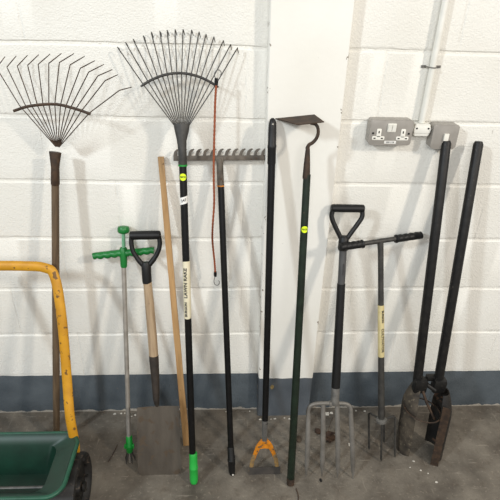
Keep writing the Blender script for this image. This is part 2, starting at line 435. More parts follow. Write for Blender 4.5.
for i, (x, z) in enumerate(tips):
    x0 = -.028 + .044 * i / 15
    b = Vector((x0, 0, 1.376)); e = Vector((x, 0, z)); m1 = Vector((bx[i], 0, barz(bx[i])))
    q = (m1 + (e - m1).normalized() * 0)
    bm = bmesh.new()
    d = (e - m1).normalized()
    pts = [b, b.lerp(m1, .5), m1, m1.lerp(e, .5), e - d * .006, e + Vector((0, .003, 0)), e + Vector((.002, .008, -.002)) + d * -.003, e + Vector((.004, .015, -.012)) - d * .002]
    tube(bm, pts, [.0017, .0017, .0017, .0017, .0017, .0016, .0015, .0010], 8)
    obj('tine', bm, TINESTEEL, t)
bm = bmesh.new()
tube(bm, [(x, -.0045, barz(x)) for x in [-.128 + .24 * i / 24 for i in range(25)]], [.0025] + [.0042] * 23 + [.0025], 10)
obj('crossbar', bm, DARKSTEEL, t)
bm = bmesh.new(); tube(bm, [(cx(.82), 0, z) for z in (.713, .715, .82, .925, .927)], [.0127, .0131, .0131, .0131, .0127], 22); lb = obj('label_band', bm, LABEL, t); lb['label'] = 'cream label lettered lawn rake'
text_mesh('LAWN RAKE', .0165, INK, 'lettering', lb, on_round(cx(.85), .848, .0131, True, -.26), .0005, 1.18)
text_mesh('BURGON', .0125, INK, 'lettering', lb, on_round(cx(.75), .750, .0131, True, -.36), .0005, 1.05)
bm = bmesh.new(); patch(bm, cx(1.215), 1.215, .0127, .0235, .0235, True); s_ = obj('sticker', bm, STICKER, t); s_['label'] = 'round fluorescent yellow price sticker'
text_mesh('NO2', .0090, INK, 'lettering', s_, on_round(cx(1.215), 1.215, .0131, None), .0002)
bm = bmesh.new(); patch(bm, cx(1.14), 1.138, .0127, .030, .024, False, 0, .28); s_ = obj('number_tag', bm, WHITE, t); s_['label'] = 'white number tag wrapped on the handle'
text_mesh('247', .0125, INK, 'lettering', s_, on_round(cx(1.14), 1.138, .0131, None, 0, .27), .0002)

# ------------------------------------------------------------------ bungee cord hooked on the rake
def hook(bm, c, s=1, flip=1):
    pts = [(0, 0, 0), (-.004 * flip, 0, .010 * s), (-.005 * flip, 0, .022 * s), (0, 0, .031 * s), (.008 * flip, 0, .033 * s), (.014 * flip, 0, .028 * s), (.015 * flip, 0, .020 * s), (.012 * flip, 0, .015 * s)]
    tube(bm, curve([Vector(c) + Vector(q) for q in pts], 5), .0014, 8)
tb = thing('bungee_cord', 'orange-brown bungee cord hanging by its hook from the wire rake head', 'bungee cord', (-.030, -.073, .722))
O = Vector((-.035, -.073, .722))
path = [(-.031, -.070, 1.476), (-.0345, -.074, 1.42), (-.0375, -.078, 1.33), (-.040, -.080, 1.25), (-.041, -.079, 1.17), (-.0405, -.073, 1.08), (-.047, -.066, .98), (-.048, -.060, .92), (-.042, -.058, .84), (-.039, -.056, .785)]
bm = bmesh.new(); pp = curve([Vector(q) - O for q in path], 30)
tube(bm, pp, [.0037 + .0004 * math.sin(i * 1.3) for i in range(len(pp))], 10); obj('cord', bm, CORD, tb)
bm = bmesh.new()
for k in range(3): tube(bm, [Vector((-.031, -.070, 1.472 + k * .007)) - O, Vector((-.0305, -.070, 1.478 + k * .007)) - O], .0062 - .0008 * abs(k - 1), 12)
obj('cord_end', bm, BLKPLASTIC, tb)
bm = bmesh.new()
for k in range(3): tube(bm, [Vector((-.039, -.056, .788 - k * .007)) - O, Vector((-.039, -.056, .782 - k * .007)) - O], .0062 - .0008 * abs(k - 1), 12)
obj('cord_end', bm, BLKPLASTIC, tb)
bm = bmesh.new(); hook(bm, Vector((-.031, -.070, 1.488)) - O, .85, 1); obj('hook', bm, WIRE, tb)
bm = bmesh.new(); hook(bm, Vector((-.039, -.056, .768)) - O, -1.25, 1); obj('hook', bm, WIRE, tb)

# ------------------------------------------------------------------ steel garden rake
g_ = frame((.029, -.342, .002), (-.012, -.028, 1.235))
t = thing('garden_rake', 'long steel-toothed garden rake standing head up with black handle', 'rake', None, g_)
def hx(z): return .002 - .0055 * z
bm = bmesh.new(); tube(bm, [(.0035 - .006 * z, 0, z) for z in (.10, .5, .9, 1.175)], .0115, 20); obj('handle', bm, BLACK, t)
bm = bmesh.new()
tube(bm, [(.0065, 0, -.010), (.006, 0, .0), (.004, 0, .012), (.003, 0, .06), (.003, 0, .062), (.003, 0, .068), (.003, 0, .070), (.002, 0, .125), (.002, 0, .128)], [.006, .011, .0135, .014, .0155, .0155, .014, .0135, .0118], 20)
for k in range(4): box(bm, (.016, 0, .045 + k * .012), (.006, .010, .006), .0015)
gr = obj('grip', bm, BLKPLASTIC, t)
bm = bmesh.new(); tube(bm, [(.008, -.0142, .006), (.008, -.0150, .006)], .0035, 12, up=(1, 0, 0)); obj('hang_hole', bm, FLAKE, gr)['label'] = 'pale hanging hole'
bm = bmesh.new(); tube(bm, [(-.0045, 0, 1.168), (-.0045, 0, 1.175), (-.0045, 0, 1.21), (-.0045, 0, 1.262)], [.0120, .0122, .0118, .0112], 18)
box(bm, (-.0045, .0, 1.258), (.026, .016, .020), .003); obj('socket', bm, RAKESTEEL, t)
bm = bmesh.new(); tube(bm, [(-.0045, 0, 1.1665), (-.0045, 0, 1.1715)], .0128, 18); obj('ring', bm, ORANGE, t)['label'] = 'thin orange ring'
XL, XR = -.161, .150
bm = bmesh.new(); prism(bm, [(XL, 1.257), (XR, 1.253), (XR, 1.270), (XL, 1.274)], -.004, .004, .001); obj('head_bar', bm, RAKESTEEL, t)
nt_ = 13
for i in range(nt_):
    f = i / (nt_ - 1); xb = XL + .007 + (XR - XL - .014) * f; zb = 1.272 - .004 * f - .004
    if i == 0:
        ol = [(xb - .007, zb - .004), (xb + .007, zb), (xb + .006, zb + .016), (xb + .012, zb + .027), (xb + .006, zb + .028), (xb - .003, zb + .020), (xb - .006, zb + .010)]
    else:
        ol = [(xb - .0065, zb), (xb + .0055, zb), (xb + .003, zb + .008), (xb + .004, zb + .015), (xb + .010, zb + .0225), (xb + .016, zb + .026), (xb + .013, zb + .029), (xb + .004, zb + .027), (xb - .003, zb + .020), (xb - .006, zb + .010)]
        if i == nt_ - 1: ol = [(min(x, XR), z) for x, z in ol]
    bm = bmesh.new(); prism(bm, ol, -.0035, .0035, .0008); obj('tooth', bm, RAKESTEEL, t)

# ------------------------------------------------------------------ push hoe with the orange stirrup
g_ = frame((.160, -.336, .002), (.152, -.062, 1.372))
t = thing('push_hoe', 'black-handled push hoe with an orange stirrup blade on the floor', 'hoe', None, g_)
bm = bmesh.new(); tube(bm, [(.003, 0, z) for z in (.235, .6, 1.0, 1.255)], [.0120, .0125, .0125, .0125], 20); obj('handle', bm, BLACK, t)
bm = bmesh.new()
tube(bm, [(.0025, 0, z) for z in (1.248, 1.252, 1.30, 1.302, 1.310, 1.312, 1.36, 1.38, 1.392, 1.397)], [.0128, .0140, .0140, .0148, .0148, .0138, .0130, .0118, .009, .003], 20)
gr = obj('grip', bm, BLKPLASTIC, t)
bm = bmesh.new(); tube(bm, [(.0025, -.0118, 1.378), (.0025, -.0126, 1.3775)], .0032, 12, up=(1, 0, 0)); obj('hang_hole', bm, FLAKE, gr)['label'] = 'pale hanging hole'
bm = bmesh.new(); tube(bm, [(.0025, 0, .155), (.0025, 0, .235), (.0025, 0, .245), (.0025, 0, .25)], [.0105, .0120, .0132, .0130], 16)
for k in (-1, 1): tube(bm, [(.0025 + k * .004, -.011, .158), (.0025 + k * .005, -.0122, .236)], .0018, 6)
obj('socket', bm, GREYMETAL, t)
bm = bmesh.new()
o1 = curve([(-.050, 0, .010), (-.043, 0, .055), (-.030, 0, .100), (-.016, 0, .132), (.003, 0, .150), (.022, 0, .132), (.037, 0, .100), (.052, 0, .055), (.060, 0, .010)], 6)
rr = [.0070 + .0060 * (math.sin(math.pi * i / (len(o1) - 1)) ** 3) for i in range(len(o1))]
tube(bm, o1, rr, 10, flat=.42, up=(0, 1, 0))
prism(bm, [(-.026, .112), (-.012, .116), (.003, .119), (.018, .116), (.032, .112), (.021, .142), (.012, .166), (-.006, .166), (-.015, .142)], -.0042, .0042, .001)
st = obj('stirrup', bm, ORANGE, t); st['label'] = 'orange painted stirrup worn to steel'
bm = bmesh.new()
sheet(bm, lambda u, v: (-.058 + .128 * u, -.013 + .010 * v, -.001 + .027 * v), 8, 2, .0022); obj('blade', bm, mat('dark_worn_blade', '#221e1a', '#332d27', .65, .1, 40), t)
for k in (-1, 1):
    bm = bmesh.new(); tube(bm, [(.004 + k * .055, 0, .004), (.004 + k * .048, 0, .056), (.0035 + k * .040, 0, .086)], [.0082, .0086, .0078], 10, flat=.5, up=(0, 1, 0)); obj('stirrup_leg', bm, ORANGEWORN, t)

# ------------------------------------------------------------------ draw hoe with the rusty swan neck
g_ = frame((.268, -.393, .002), (.269, -.130, 1.289)); gi = g_.inverted()
t = thing('draw_hoe', 'dark green handled draw hoe with rusty swan neck and flat blade', 'hoe', None, g_)
bm = bmesh.new(); tube(bm, [(-.002, 0, z) for z in (.0, .006, .5, .9, 1.235)], [.012, .0148, .0142, .0132, .0122], 20); obj('handle', bm, DKGREEN, t)
bm = bmesh.new(); tube(bm, [(-.002, 0, .0), (-.002, 0, .03)], .0153, 18); obj('handle_end', bm, RUST, t)['label'] = 'bare brown handle end'
bm = bmesh.new(); tube(bm, [(-.004, 0, z) for z in (1.222, 1.228, 1.27, 1.31, 1.325)], [.0120, .0125, .0105, .0075, .0058], 16); obj('socket', bm, RUST, t)
bm = bmesh.new()
nk = curve([gi @ Vector(q) for q in ((.2625, -.129, 1.292), (.268, -.129, 1.305), (.279, -.130, 1.313), (.289, -.130, 1.326), (.2935, -.130, 1.343), (.291, -.128, 1.360), (.283, -.126, 1.370), (.268, -.122, 1.372))], 6)
tube(bm, nk, [.0062 - .0015 * i / (len(nk) - 1) for i in range(len(nk))], 12); obj('swan_neck', bm, RUST, t)
bm = bmesh.new()
q = [gi @ Vector(v) for v in ((.165, -.0445, 1.365), (.292, -.0445, 1.380), (.307, -.140, 1.381), (.226, -.140, 1.371))]
sheet(bm, lambda u, v: (q[0].lerp(q[1], u)).lerp(q[3].lerp(q[2], u), v), 6, 4, .0028); obj('blade', bm, RUST, t)
bm = bmesh.new(); patch(bm, -.002, 1.054, .0131, .0230, .0230, True); s_ = obj('sticker', bm, STICKER, t); s_['label'] = 'round fluorescent yellow price sticker'
text_mesh('NO2', .0088, INK, 'lettering', s_, on_round(-.002, 1.054, .0136, None), .0002)

# ------------------------------------------------------------------ plain wooden lath
g_ = frame((-.158, -.196, .001), (-.2125, -.013, 1.221))
bm = bmesh.new()
ol = []
for i in range(12): z = 1.236 * i / 11; ol.append((-.0155 + .0012 * i / 11 + .0006 * math.sin(i * 2.1), z))
for i in range(11, -1, -1): z = 1.236 * i / 11; ol.append((.0105 - .0005 * i + .0005 * math.sin(i * 1.7), z))
prism(bm, ol, -.0065, .0065, .0015)
ln = obj('wooden_lath', bm, WOOD); ln.matrix_world = g_
tag(ln, 'bare pale wooden lath leaning between the spade and the lawn rake', 'wooden lath')
bm = bmesh.new(); tube(bm, [(.002, -.0062, 1.212), (.002, -.0068, 1.212)], .0022, 10, up=(1, 0, 0)); obj('nail_hole', bm, DARK, ln)

# ------------------------------------------------------------------ green handled weed puller
g_ = frame((-.387, -.280, .002), (-.369, -.025, .947))
t = thing('weed_puller', 'silver weed puller with green crossbar handle and green button', 'weed puller', None, g_)
bm = bmesh.new(); tube(bm, [(-.001, 0, .115), (-.001, 0, .50), (-.0015, 0, .845)], .0088, 18); obj('shaft', bm, ALU, t)
bm = bmesh.new(); tube(bm, [(-.001, 0, z) for z in (.838, .843, .87, .89, .908, .914)], [.0105, .0125, .0130, .0145, .0140, .0110], 18)
for s in (-1, 1):
    pts = []; rad = []
    for i in range(25):
        f = i / 24; pts.append((s * (.008 + .103 * f), 0, .8925 + s * .0135 * f - .0013 * math.cos(f * 8 * math.pi)))
        rad.append((.0138 - .0015 * f + .0013 * math.cos(f * 8 * math.pi)) if 0 < i < 24 else .0125)
    tube(bm, pts, rad, 14)
obj('crossbar_handle', bm, GREEND, t)
bm = bmesh.new(); tube(bm, [(.0005, 0, .905), (.001, 0, .972)], .0065, 14); obj('plunger_rod', bm, mat('pale_green_rod', '#5e9a70', '#74a884', .35), t)
bm = bmesh.new(); tube(bm, [(.0015, 0, z) for z in (.966, .969, .974, .986, .992, .994)], [.010, .018, .0215, .0215, .0185, .010], 22); obj('button', bm, GREEND, t)
bm = bmesh.new(); tube(bm, [(0, 0, z) for z in (.050, .054, .070, .078, .084, .092, .122, .126)], [.010, .0125, .0150, .0175, .0175, .0135, .0125, .0100], 18)
box(bm, (0, -.003, .080), (.040, .012, .018), .003); obj('foot_collar', bm, GREEN, t)
bm = bmesh.new(); tube(bm, [(0, 0, .0), (0, 0, .055)], .003, 10); obj('ejector_rod', bm, ALU, t)
for x, y in ((-.020, .012), (.020, .012), (-.012, -.010), (.012, -.010)):
    bm = bmesh.new()
    tube(bm, [(x * .35, y * .35, .060), (x * .6, y * .6, .035), (x * .9, y * .9, .016), (x, y, .001)], [.004, .0038, .0032, .0012], 8, flat=.5); obj('claw', bm, DARKSTEEL, t)

# ------------------------------------------------------------------ spade
g_ = frame((-.254, -.341, .001), (-.281, -.057, .956))
t = thing('spade', 'broad flat-bladed spade with pale wooden shaft and black plastic grip', 'spade', None, g_)
def spx(u, v):
    wl = -.074 - .016 * (1 - v); wr = .088 - .002 * (1 - v)
    zlow = .001 + .008 * abs(2 * u - 1) ** 6 - .003 * math.sin(u * math.pi)
    z = zlow + (.309 - zlow) * v
    cr_ = abs(2 * u - 1)
    rc = max(0, 1 - v * 11) * (max(0, cr_ - .82) / .18) ** 2 * .009
    x = wl + (wr - wl) * u; x += rc * (1 if u < .5 else -1)
    return (x, -.006 * (2 * u - 1) ** 2 + .008 * (1 - v) ** 2 - .004, z)
bm = bmesh.new(); sheet(bm, spx, 24, 20, .0022)
obj('blade', bm, SPADESTEEL, t)
bm = bmesh.new(); tube(bm, [(.001, 0, .520), (.001, 0, .500), (.002, -.002, .42), (.001, -.003, .340), (.002, -.002, .318), (.003, .001, .302)], [.0180, .0180, .0155, .0125, .0100, .004], 18)
obj('socket', bm, mat('blackened_steel_socket', '#2b2622', '#3d352e', .6, .3, 40), t)
bm = bmesh.new(); tube(bm, [(.001, 0, .505), (0, 0, .60), (-.003, 0, .72), (-.006, 0, .82)], [.0174, .0176, .0168, .0155], 20); obj('shaft', bm, ASH, t)
bm = bmesh.new()
tube(bm, [(x, 0, .985) for x in (-.059, -.056, -.049, 0, .043, .049, .052)], [.010, .0150, .0160, .0165, .0160, .0150, .010], 16)
tube(bm, [(-.007, 0, z) for z in (.806, .812, .85, .875, .885)], [.0160, .0172, .0174, .0180, .0150], 18)
for s in (-1, 1):
    tube(bm, curve([(-.004 + s * .049, 0, .980), (-.004 + s * .051, 0, .955), (-.005 + s * .045, 0, .925), (-.006 + s * .028, 0, .896), (-.007 + s * .009, 0, .872)], 5), [.0085] * 15 + [.0095] * 6, 12)
obj('grip', bm, BLKPLASTIC, t)

# ------------------------------------------------------------------ digging fork
g_ = frame((.429, -.375, .003), (.438, -.064, 1.055))
t = thing('digging_fork', 'four-tined steel digging fork with black grip and black and grey shaft', 'garden fork', None, g_)
def fx(z): return .003 - .0105 * z
bm = bmesh.new(); tube(bm, [(fx(z), 0, z) for z in (.404, .6, .82)], [.0168, .0164, .0152], 20); obj('sleeve', bm, BLKPLASTIC, t)['label'] = 'black lower shaft sleeve'
bm = bmesh.new(); tube(bm, [(fx(z), 0, z) for z in (.345, .6, .96)], [.0142, .0138, .0134], 20)
sh = obj('shaft', bm, GREYPLASTIC, t)
text_mesh('STAINLESS', .0078, INK, 'lettering', sh, on_round(fx(.875), .877, .0136, True, .1), .0001, 1.15)
bm = bmesh.new(); tube(bm, [(fx(z), 0, z) for z in (.330, .336, .350, .400, .404)], [.0125, .0162, .0164, .0155, .0145], 18); obj('socket', bm, GREYMETAL, t)
bm = bmesh.new()
tube(bm, [(x, 0, 1.099) for x in (-.060, -.057, -.05, 0, .05, .057, .060)], [.010, .0138, .0145, .0145, .0145, .0138, .010], 16)
tube(bm, [(-.007, 0, z) for z in (.946, .950, .975, .992, 1.0)], [.0165, .0182, .0185, .0175, .012], 18)
for s in (-1, 1):
    tube(bm, curve([(s * .053, 0, 1.094), (s * .055 - .001, 0, 1.070), (-.003 + s * .044, 0, 1.045), (-.005 + s * .026, 0, 1.015), (-.006 + s * .010, 0, .988)], 5), .0086, 12)
obj('grip', bm, BLKPLASTIC, t)
xt = [-.103, -.046, .009, .065]; xb = [-.098, -.034, .031, .095]; zb_ = [.010, .009, .002, -.004]
bm = bmesh.new()
hd = curve([(-.104, 0, .290), (-.101, 0, .314), (-.088, 0, .329), (-.060, 0, .335), (-.010, 0, .335), (.030, 0, .334), (.052, 0, .328), (.063, 0, .313), (.066, 0, .288)], 6)
tube(bm, hd, .0085, 12, flat=.75, up=(0, 1, 0)); box(bm, (-.004, 0, .335), (.040, .018, .018), .005)
obj('head_bar', bm, FORKSTEEL, t)
for i in range(4):
    bm = bmesh.new(); pts = []; rad = []
    for k in range(13):
        f = k / 12; z = .330 + (zb_[i] - .330) * f if i in (1, 2) else .295 + (zb_[i] - .295) * f
        pts.append((xt[i] + (xb[i] - xt[i]) * f ** 1.1, -.012 * math.sin(f * math.pi), max(z, zb_[i])))
        rad.append(.0090 + .0010 * math.sin(f * math.pi) if f < .8 else .0092 * (1.02 - f) / .22 + .0004)
    tube(bm, pts, rad, 10, flat=.7, up=(0, 1, 0)); obj('tine', bm, FORKSTEEL, t)

# ------------------------------------------------------------------ hand cultivator with crossbar handle
g_ = frame((.658, -.300, .003), (.565, -.088, .939)); gi = g_.inverted()
t = thing('cultivator', 'grey three-tined cultivator with a long crossbar handle and black grips', 'cultivator', None, g_)
bm = bmesh.new(); tube(bm, [(.004, 0, z) for z in (.205, .5, .8, .955)], [.0132, .0120, .0105, .0105], 18); obj('shaft', bm, DARKSTEEL, t)
H = [Vector(v) for v in ((.405, -.138, .940), (.493, -.113, .941), (.565, -.088, .939), (.632, -.068, .939), (.742, -.034, .937))]
a, e = gi @ H[0], gi @ H[-1]; mid = Vector((.004, 0, .957))
def hp(f):   # straight crossbar through the shaft top
    return a.lerp(e, f)
bm = bmesh.new(); tube(bm, [hp(.03), hp(.5), hp(.97)], .0088, 16); tube(bm, [(.004, 0, .93), tuple(hp(.48))], .0108, 14); obj('crossbar', bm, DARKSTEEL, t)
for f0, f1, s in ((0, .285, 1), (.66, 1, -1)):
    pts = []; rad = []
    for k in range(29):
        f = k / 28; pts.append(hp(f0 + (f1 - f0) * f) + Vector((0, 0, -.0006 * (1 - math.cos(f * 10 * math.pi)))))
        g = f if s > 0 else 1 - f
        rad.append(.008 if k in (0, 28) else (.0160 if g > .92 else .0142 + .0005 * math.cos(f * 10 * math.pi)))
    bm = bmesh.new(); tube(bm, pts, rad, 16); obj('grip', bm, BLKPLASTIC, t)
bm = bmesh.new(); tube(bm, [(.004, 0, z) for z in (.494, .496, .71, .712)], [.0122, .0127, .0121, .0117], 20); lb = obj('label_band', bm, YLABEL, t); lb['label'] = 'straw-coloured label lettered cultivator'
text_mesh('CULTIVATOR', .0135, INK, 'lettering', lb, on_round(.004, .567, .0125, False, .22), .0004, 1.25)
text_mesh('BURGON', .0115, INK, 'lettering', lb, on_round(.004, .667, .0125, False, .28), .0004, 1.05)
bm = bmesh.new(); tube(bm, [(.004, 0, z) for z in (.192, .196, .206, .212)], [.016, .022, .022, .0135], 20); obj('collar', bm, GREYMETAL, t)
for q in ((.625, -.240, .003), (.725, -.282, .003), (.660, -.300, .003), (.700, -.205, .003)):
    e_ = gi @ Vector(q); k = Vector((e_.x, e_.y, .203)); c0 = Vector((.004, 0, .203))
    if abs(q[0] - .660) < .001: k = Vector((.002, -.014, .198))
    pts = [c0, c0.lerp(k, .9), k + Vector((0, 0, -.010)), k.lerp(e_, .5), e_.lerp(k, .06), e_]
    bm = bmesh.new(); tube(bm, pts, [.0048, .0048, .0050, .0050, .0056, .0012], 8, flat=.8); obj('tine', bm, DARKSTEEL, t)

# ------------------------------------------------------------------ post hole digger
t = thing('post_hole_digger', 'twin-handled post hole digger with soiled curved blades and black shafts', 'post hole digger', (.82, -.24, 0)); O = Vector((.82, -.24, 0))
for i, (lo, hi) in enumerate((((.781, -.202, .345), (.752, -.040, 1.30)), ((.866, -.205, .345), (.862, -.045, 1.30)))):
    bm = bmesh.new(); a, b = Vector(lo) - O, Vector(hi) - O
    tube(bm, [a, a.lerp(b, .02), a.lerp(b, .5), a.lerp(b, .99), b], [.016, .0185, .0178, .0165, .012], 18); obj('handle', bm, BLKWORN, t)
def blade(cxy, ang0, ang1, r0, r1, z0, z1, name='blade', lean=0, mt=CLAY):
    def fn(u, v):
        a = ang0 + (ang1 - ang0) * u; tpr = 1 - .06 * (1 - v) ** 2 - .5 * (max(0, v - .70) / .30) ** 1.4
        rr_ = r0 * tpr
        zz = z0 + (z1 - z0) * v + .018 * abs(2 * u - 1) ** 2 * (1 - v)
        return (cxy[0] - O.x + rr_ * math.cos(a) * r1 + lean * v, cxy[1] - O.y + rr_ * math.sin(a) + .04 * v, zz)
    bm = bmesh.new(); sheet(bm, fn, 18, 16, .0030); return obj(name, bm, mt, t)
blade((.800, -.235), math.radians(70), math.radians(248), .064, .9, .002, .335)
blade((.885, -.262), math.radians(-112), math.radians(100), .056, .85, .002, .325, mt=CLAYD)
bm = bmesh.new()
sheet(bm, lambda u, v: (.864 - O.x + .028 * u, -.318 - O.y + .030 * v - .012 * u, .003 + .30 * v), 3, 8, .003); obj('blade_edge_plate', bm, RUST, t)
for x in (.790, .868):
    bm = bmesh.new(); box(bm, (x - O.x, -.208 - O.y, .345), (.054, .040, .066), .012)
    for s in (-1, 1): tube(bm, [(x + s * .013 - O.x, -.2252 - O.y, .335), (x + s * .013 - O.x, -.229 - O.y, .335)], .0045, 10)
    obj('bracket', bm, BLKWORN, t)
bm = bmesh.new(); box(bm, (.838 - O.x, -.195 - O.y, .372), (.045, .022, .024), .005)
tube(bm, [(.815 - O.x, -.212 - O.y, .352), (.850 - O.x, -.224 - O.y, .330)], .009, 12); obj('pivot', bm, BLKWORN, t)
bm = bmesh.new(); pts = []
for i in range(37):
    a = i * 2 * math.pi / 36; pts.append((.812 + .073 * math.cos(a) - O.x, -.236 + .075 * math.sin(a) - O.y, .235 + .012 * math.cos(a + 2.4)))
tube(bm, pts, .0028, 8, cap=False); obj('wire_loop', bm, RUST, t)
bm = bmesh.new(); tube(bm, curve([(.800 - O.x, -.225 - O.y, .33), (.815 - O.x, -.245 - O.y, .29), (.850 - O.x, -.268 - O.y, .225), (.865 - O.x, -.250 - O.y, .20)], 6), .0055, 10); obj('link_rod', bm, RUST, t)

# ------------------------------------------------------------------ second lawn rake at the left edge
g_ = frame((-.715, -.175, .003), (-.552, -.062, 1.25)); gi = g_.inverted()
t = thing('lawn_rake', 'old brown wire lawn rake with long bent tines above the spreader', 'rake', None, g_)
bm = bmesh.new(); tube(bm, [(0, 0, z) for z in (0, .006, .6, 1.18)], [.011, .0135, .0135, .0125], 18); obj('handle', bm, DKWOOD, t)
bm = bmesh.new(); tube(bm, [(0, 0, z) for z in (1.15, 1.155, 1.21, 1.262)], [.0130, .0145, .0135, .0200], 16)
for v in bm.verts:
    k = max(0, min(1, (v.co.z - 1.2) / .06)); v.co.y *= (1 - .55 * k)
obj('ferrule', bm, BROWNWIRE, t)
conv = Vector((-.541, -.066, 1.262))
tn = [((-.412, -.112, 1.390), (-.311, -.128, 1.462), (-.280, -.098, 1.466)),
      ((-.437, -.106, 1.394), (-.352, -.120, 1.487), (-.319, -.092, 1.500)),
      ((-.455, -.102, 1.398), (-.373, -.112, 1.499), (-.335, -.084, 1.513)),
      ((-.470, -.098, 1.402), (-.400, -.106, 1.508), (-.360, -.078, 1.526)),
      ((-.485, -.094, 1.405), (-.425, -.098, 1.517), (-.387, -.070, 1.535)),
      ((-.502, -.090, 1.407), (-.455, -.092, 1.525), (-.417, -.064, 1.546)),
      ((-.520, -.086, 1.409), (-.487, -.086, 1.530), (-.449, -.058, 1.552))]
for i in range(6):
    f = i + 1
    tn.append(((-.520 - .019 * f, -.086 + .003 * f, 1.410 - .002 * f), (-.487 - .033 * f, -.086 + .005 * f, 1.530 - .004 * f), (-.452 - .035 * f, -.058 + .004 * f, 1.554 - .003 * f)))
for a, b, c in tn:
    a, b, c = (Vector(v) for v in (a, b, c))
    s0 = conv + (a - conv) * .05
    bm = bmesh.new(); tube(bm, [gi @ v for v in (s0, a, a.lerp(b, .5), b.lerp(a, .06), b, b.lerp(c, .5), c)], [.0016] * 6 + [.0012], 8); obj('tine', bm, BROWNWIRE, t)
bm = bmesh.new(); bp_ = curve([(-.655, -.070, 1.382), (-.60, -.080, 1.400), (-.52, -.092, 1.410), (-.46, -.105, 1.402), (-.408, -.116, 1.388)], 6)
tube(bm, [gi @ v for v in bp_], .0046, 10, flat=.6); obj('crossbar', bm, BROWNWIRE, t)

# ------------------------------------------------------------------ lawn spreader
t = thing('lawn_spreader', 'green hopper lawn spreader on black wheels with yellow push handle', 'spreader', (-.76, -.47, 0)); O = Vector((-.76, -.47, 0))
def rrect(x0, x1, y0, y1, r, z, n=6):
    out = []
    for cx_, cy_, a0 in ((x1 - r, y1 - r, 0), (x0 + r, y1 - r, 90), (x0 + r, y0 + r, 180), (x1 - r, y0 + r, 270)):
        for k in range(n + 1):
            a = math.radians(a0 + 90 * k / n); out.append(Vector((cx_ + r * math.cos(a), cy_ + r * math.sin(a), z)) - O)
    return out
prof = [(-.99, -.533, -.610, -.352, .055, .262), (-.99, -.533, -.610, -.352, .055, .270), (-.984, -.539, -.604, -.358, .040, .272), (-.976, -.547, -.596, -.366, .036, .268),
        (-.918, -.606, -.575, -.385, .036, .243), (-.885, -.640, -.545, -.415, .03, .130), (-.883, -.642, -.543, -.417, .03, .125), (-.888, -.637, -.548, -.412, .03, .120), (-.925, -.599, -.582, -.378, .040, .240), (-.982, -.541, -.602, -.360, .040, .258)]
bm = bmesh.new(); rg = [[bm.verts.new(v) for v in rrect(*q)] for q in prof]
for i in range(len(rg)):
    if i == 6: continue
    a, b = rg[i], rg[(i + 1) % len(rg)]
    for k in range(len(a)): bm.faces.new((a[k], a[(k+1) % len(a)], b[(k+1) % len(a)], b[k]))
bm.faces.new(rg[6]); bm.faces.new(rg[7])
obj('hopper', bm, HOPPER, t)
bm = bmesh.new(); rp = rrect(-.991, -.532, -.611, -.351, .056, .266); rp.append(rp[0]); tube(bm, rp, .0075, 10, cap=False, up=(0, 0, 1)); obj('hopper_rim', bm, mat('green_rim_plastic', '#10402e', '#174f3a', .45), t)
for x0, x1 in ((-.592, -.510), (-1.010, -.928)):
    out = x1 if x0 > -.8 else x0; inn = x0 if x0 > -.8 else x1; s = 1 if x0 > -.8 else -1
    bm = bmesh.new(); R_ = .120
    profw = [(inn, .02), (inn, .105), (inn + s * .004, .117), (inn + s * .012, R_), (out - s * .012, R_), (out - s * .004, .117), (out, .108), (out - s * .006, .098), (out - s * .022, .090), (out - s * .026, .035), (out - s * .008, .030), (out - s * .006, .004)]
    SG = 48; rws = []
    for px_, pr in profw:
        rws.append([bm.verts.new((px_ - O.x, -.47 - O.y + (pr + (.0035 if pr == R_ and k % 4 < 2 else 0) - (.0035 if pr == R_ else 0)) * math.cos(k * 2 * math.pi / SG), .121 + (pr + (.0035 if pr == R_ and k % 4 < 2 else 0) - (.0035 if pr == R_ else 0)) * math.sin(k * 2 * math.pi / SG))) for k in range(SG)])
    for a, b in zip(rws, rws[1:]):
        for k in range(SG): bm.faces.new((a[k], a[(k+1) % SG], b[(k+1) % SG], b[k]))
    bm.faces.new(rws[0]); bm.faces.new(rws[-1])
    wh = obj('wheel', bm, RUBBER, t)
    for k in range(12):
        a = k * math.pi / 6; c_ = Vector((out - s * .015 - O.x, -.47 - O.y + .100 * math.cos(a), .121 + .100 * math.sin(a)))
        bm = bmesh.new(); tube(bm, [c_, c_ - Vector((0, .012 * math.cos(a), .012 * math.sin(a)))], .005, 8); obj('wheel_rib', bm, RUBBER, wh)
bm = bmesh.new(); tube(bm, [(-.93 - O.x, 0, .121), (-.59 - O.x, 0, .121)], .007, 12); obj('axle', bm, GREYMETAL, t)
bm = bmesh.new(); tube(bm, [(-.50 - .012 - O.x, 0, .121), (-.505 - O.x, 0, .121)], .018, 16); obj('hub_cap', bm, RUBBER, t)
bm = bmesh.new()
pr = curve([(-.556, -.395, .150), (-.553, -.372, .240), (-.561, -.345, .350), (-.569, -.285, .480), (-.574, -.215, .690), (-.592, -.160, .830), (-.625, -.150, .862), (-.70, -.148, .868), (-.80, -.148, .868), (-.875, -.150, .862), (-.90, -.160, .830), (-.91, -.215, .690), (-.925, -.285, .480), (-.945, -.335, .350), (-.955, -.345, .240), (-.955, -.395, .150)], 5)
tube(bm, [v - O for v in pr], .0175, 14, flat=.6); obj('push_handle', bm, YELLOW, t)

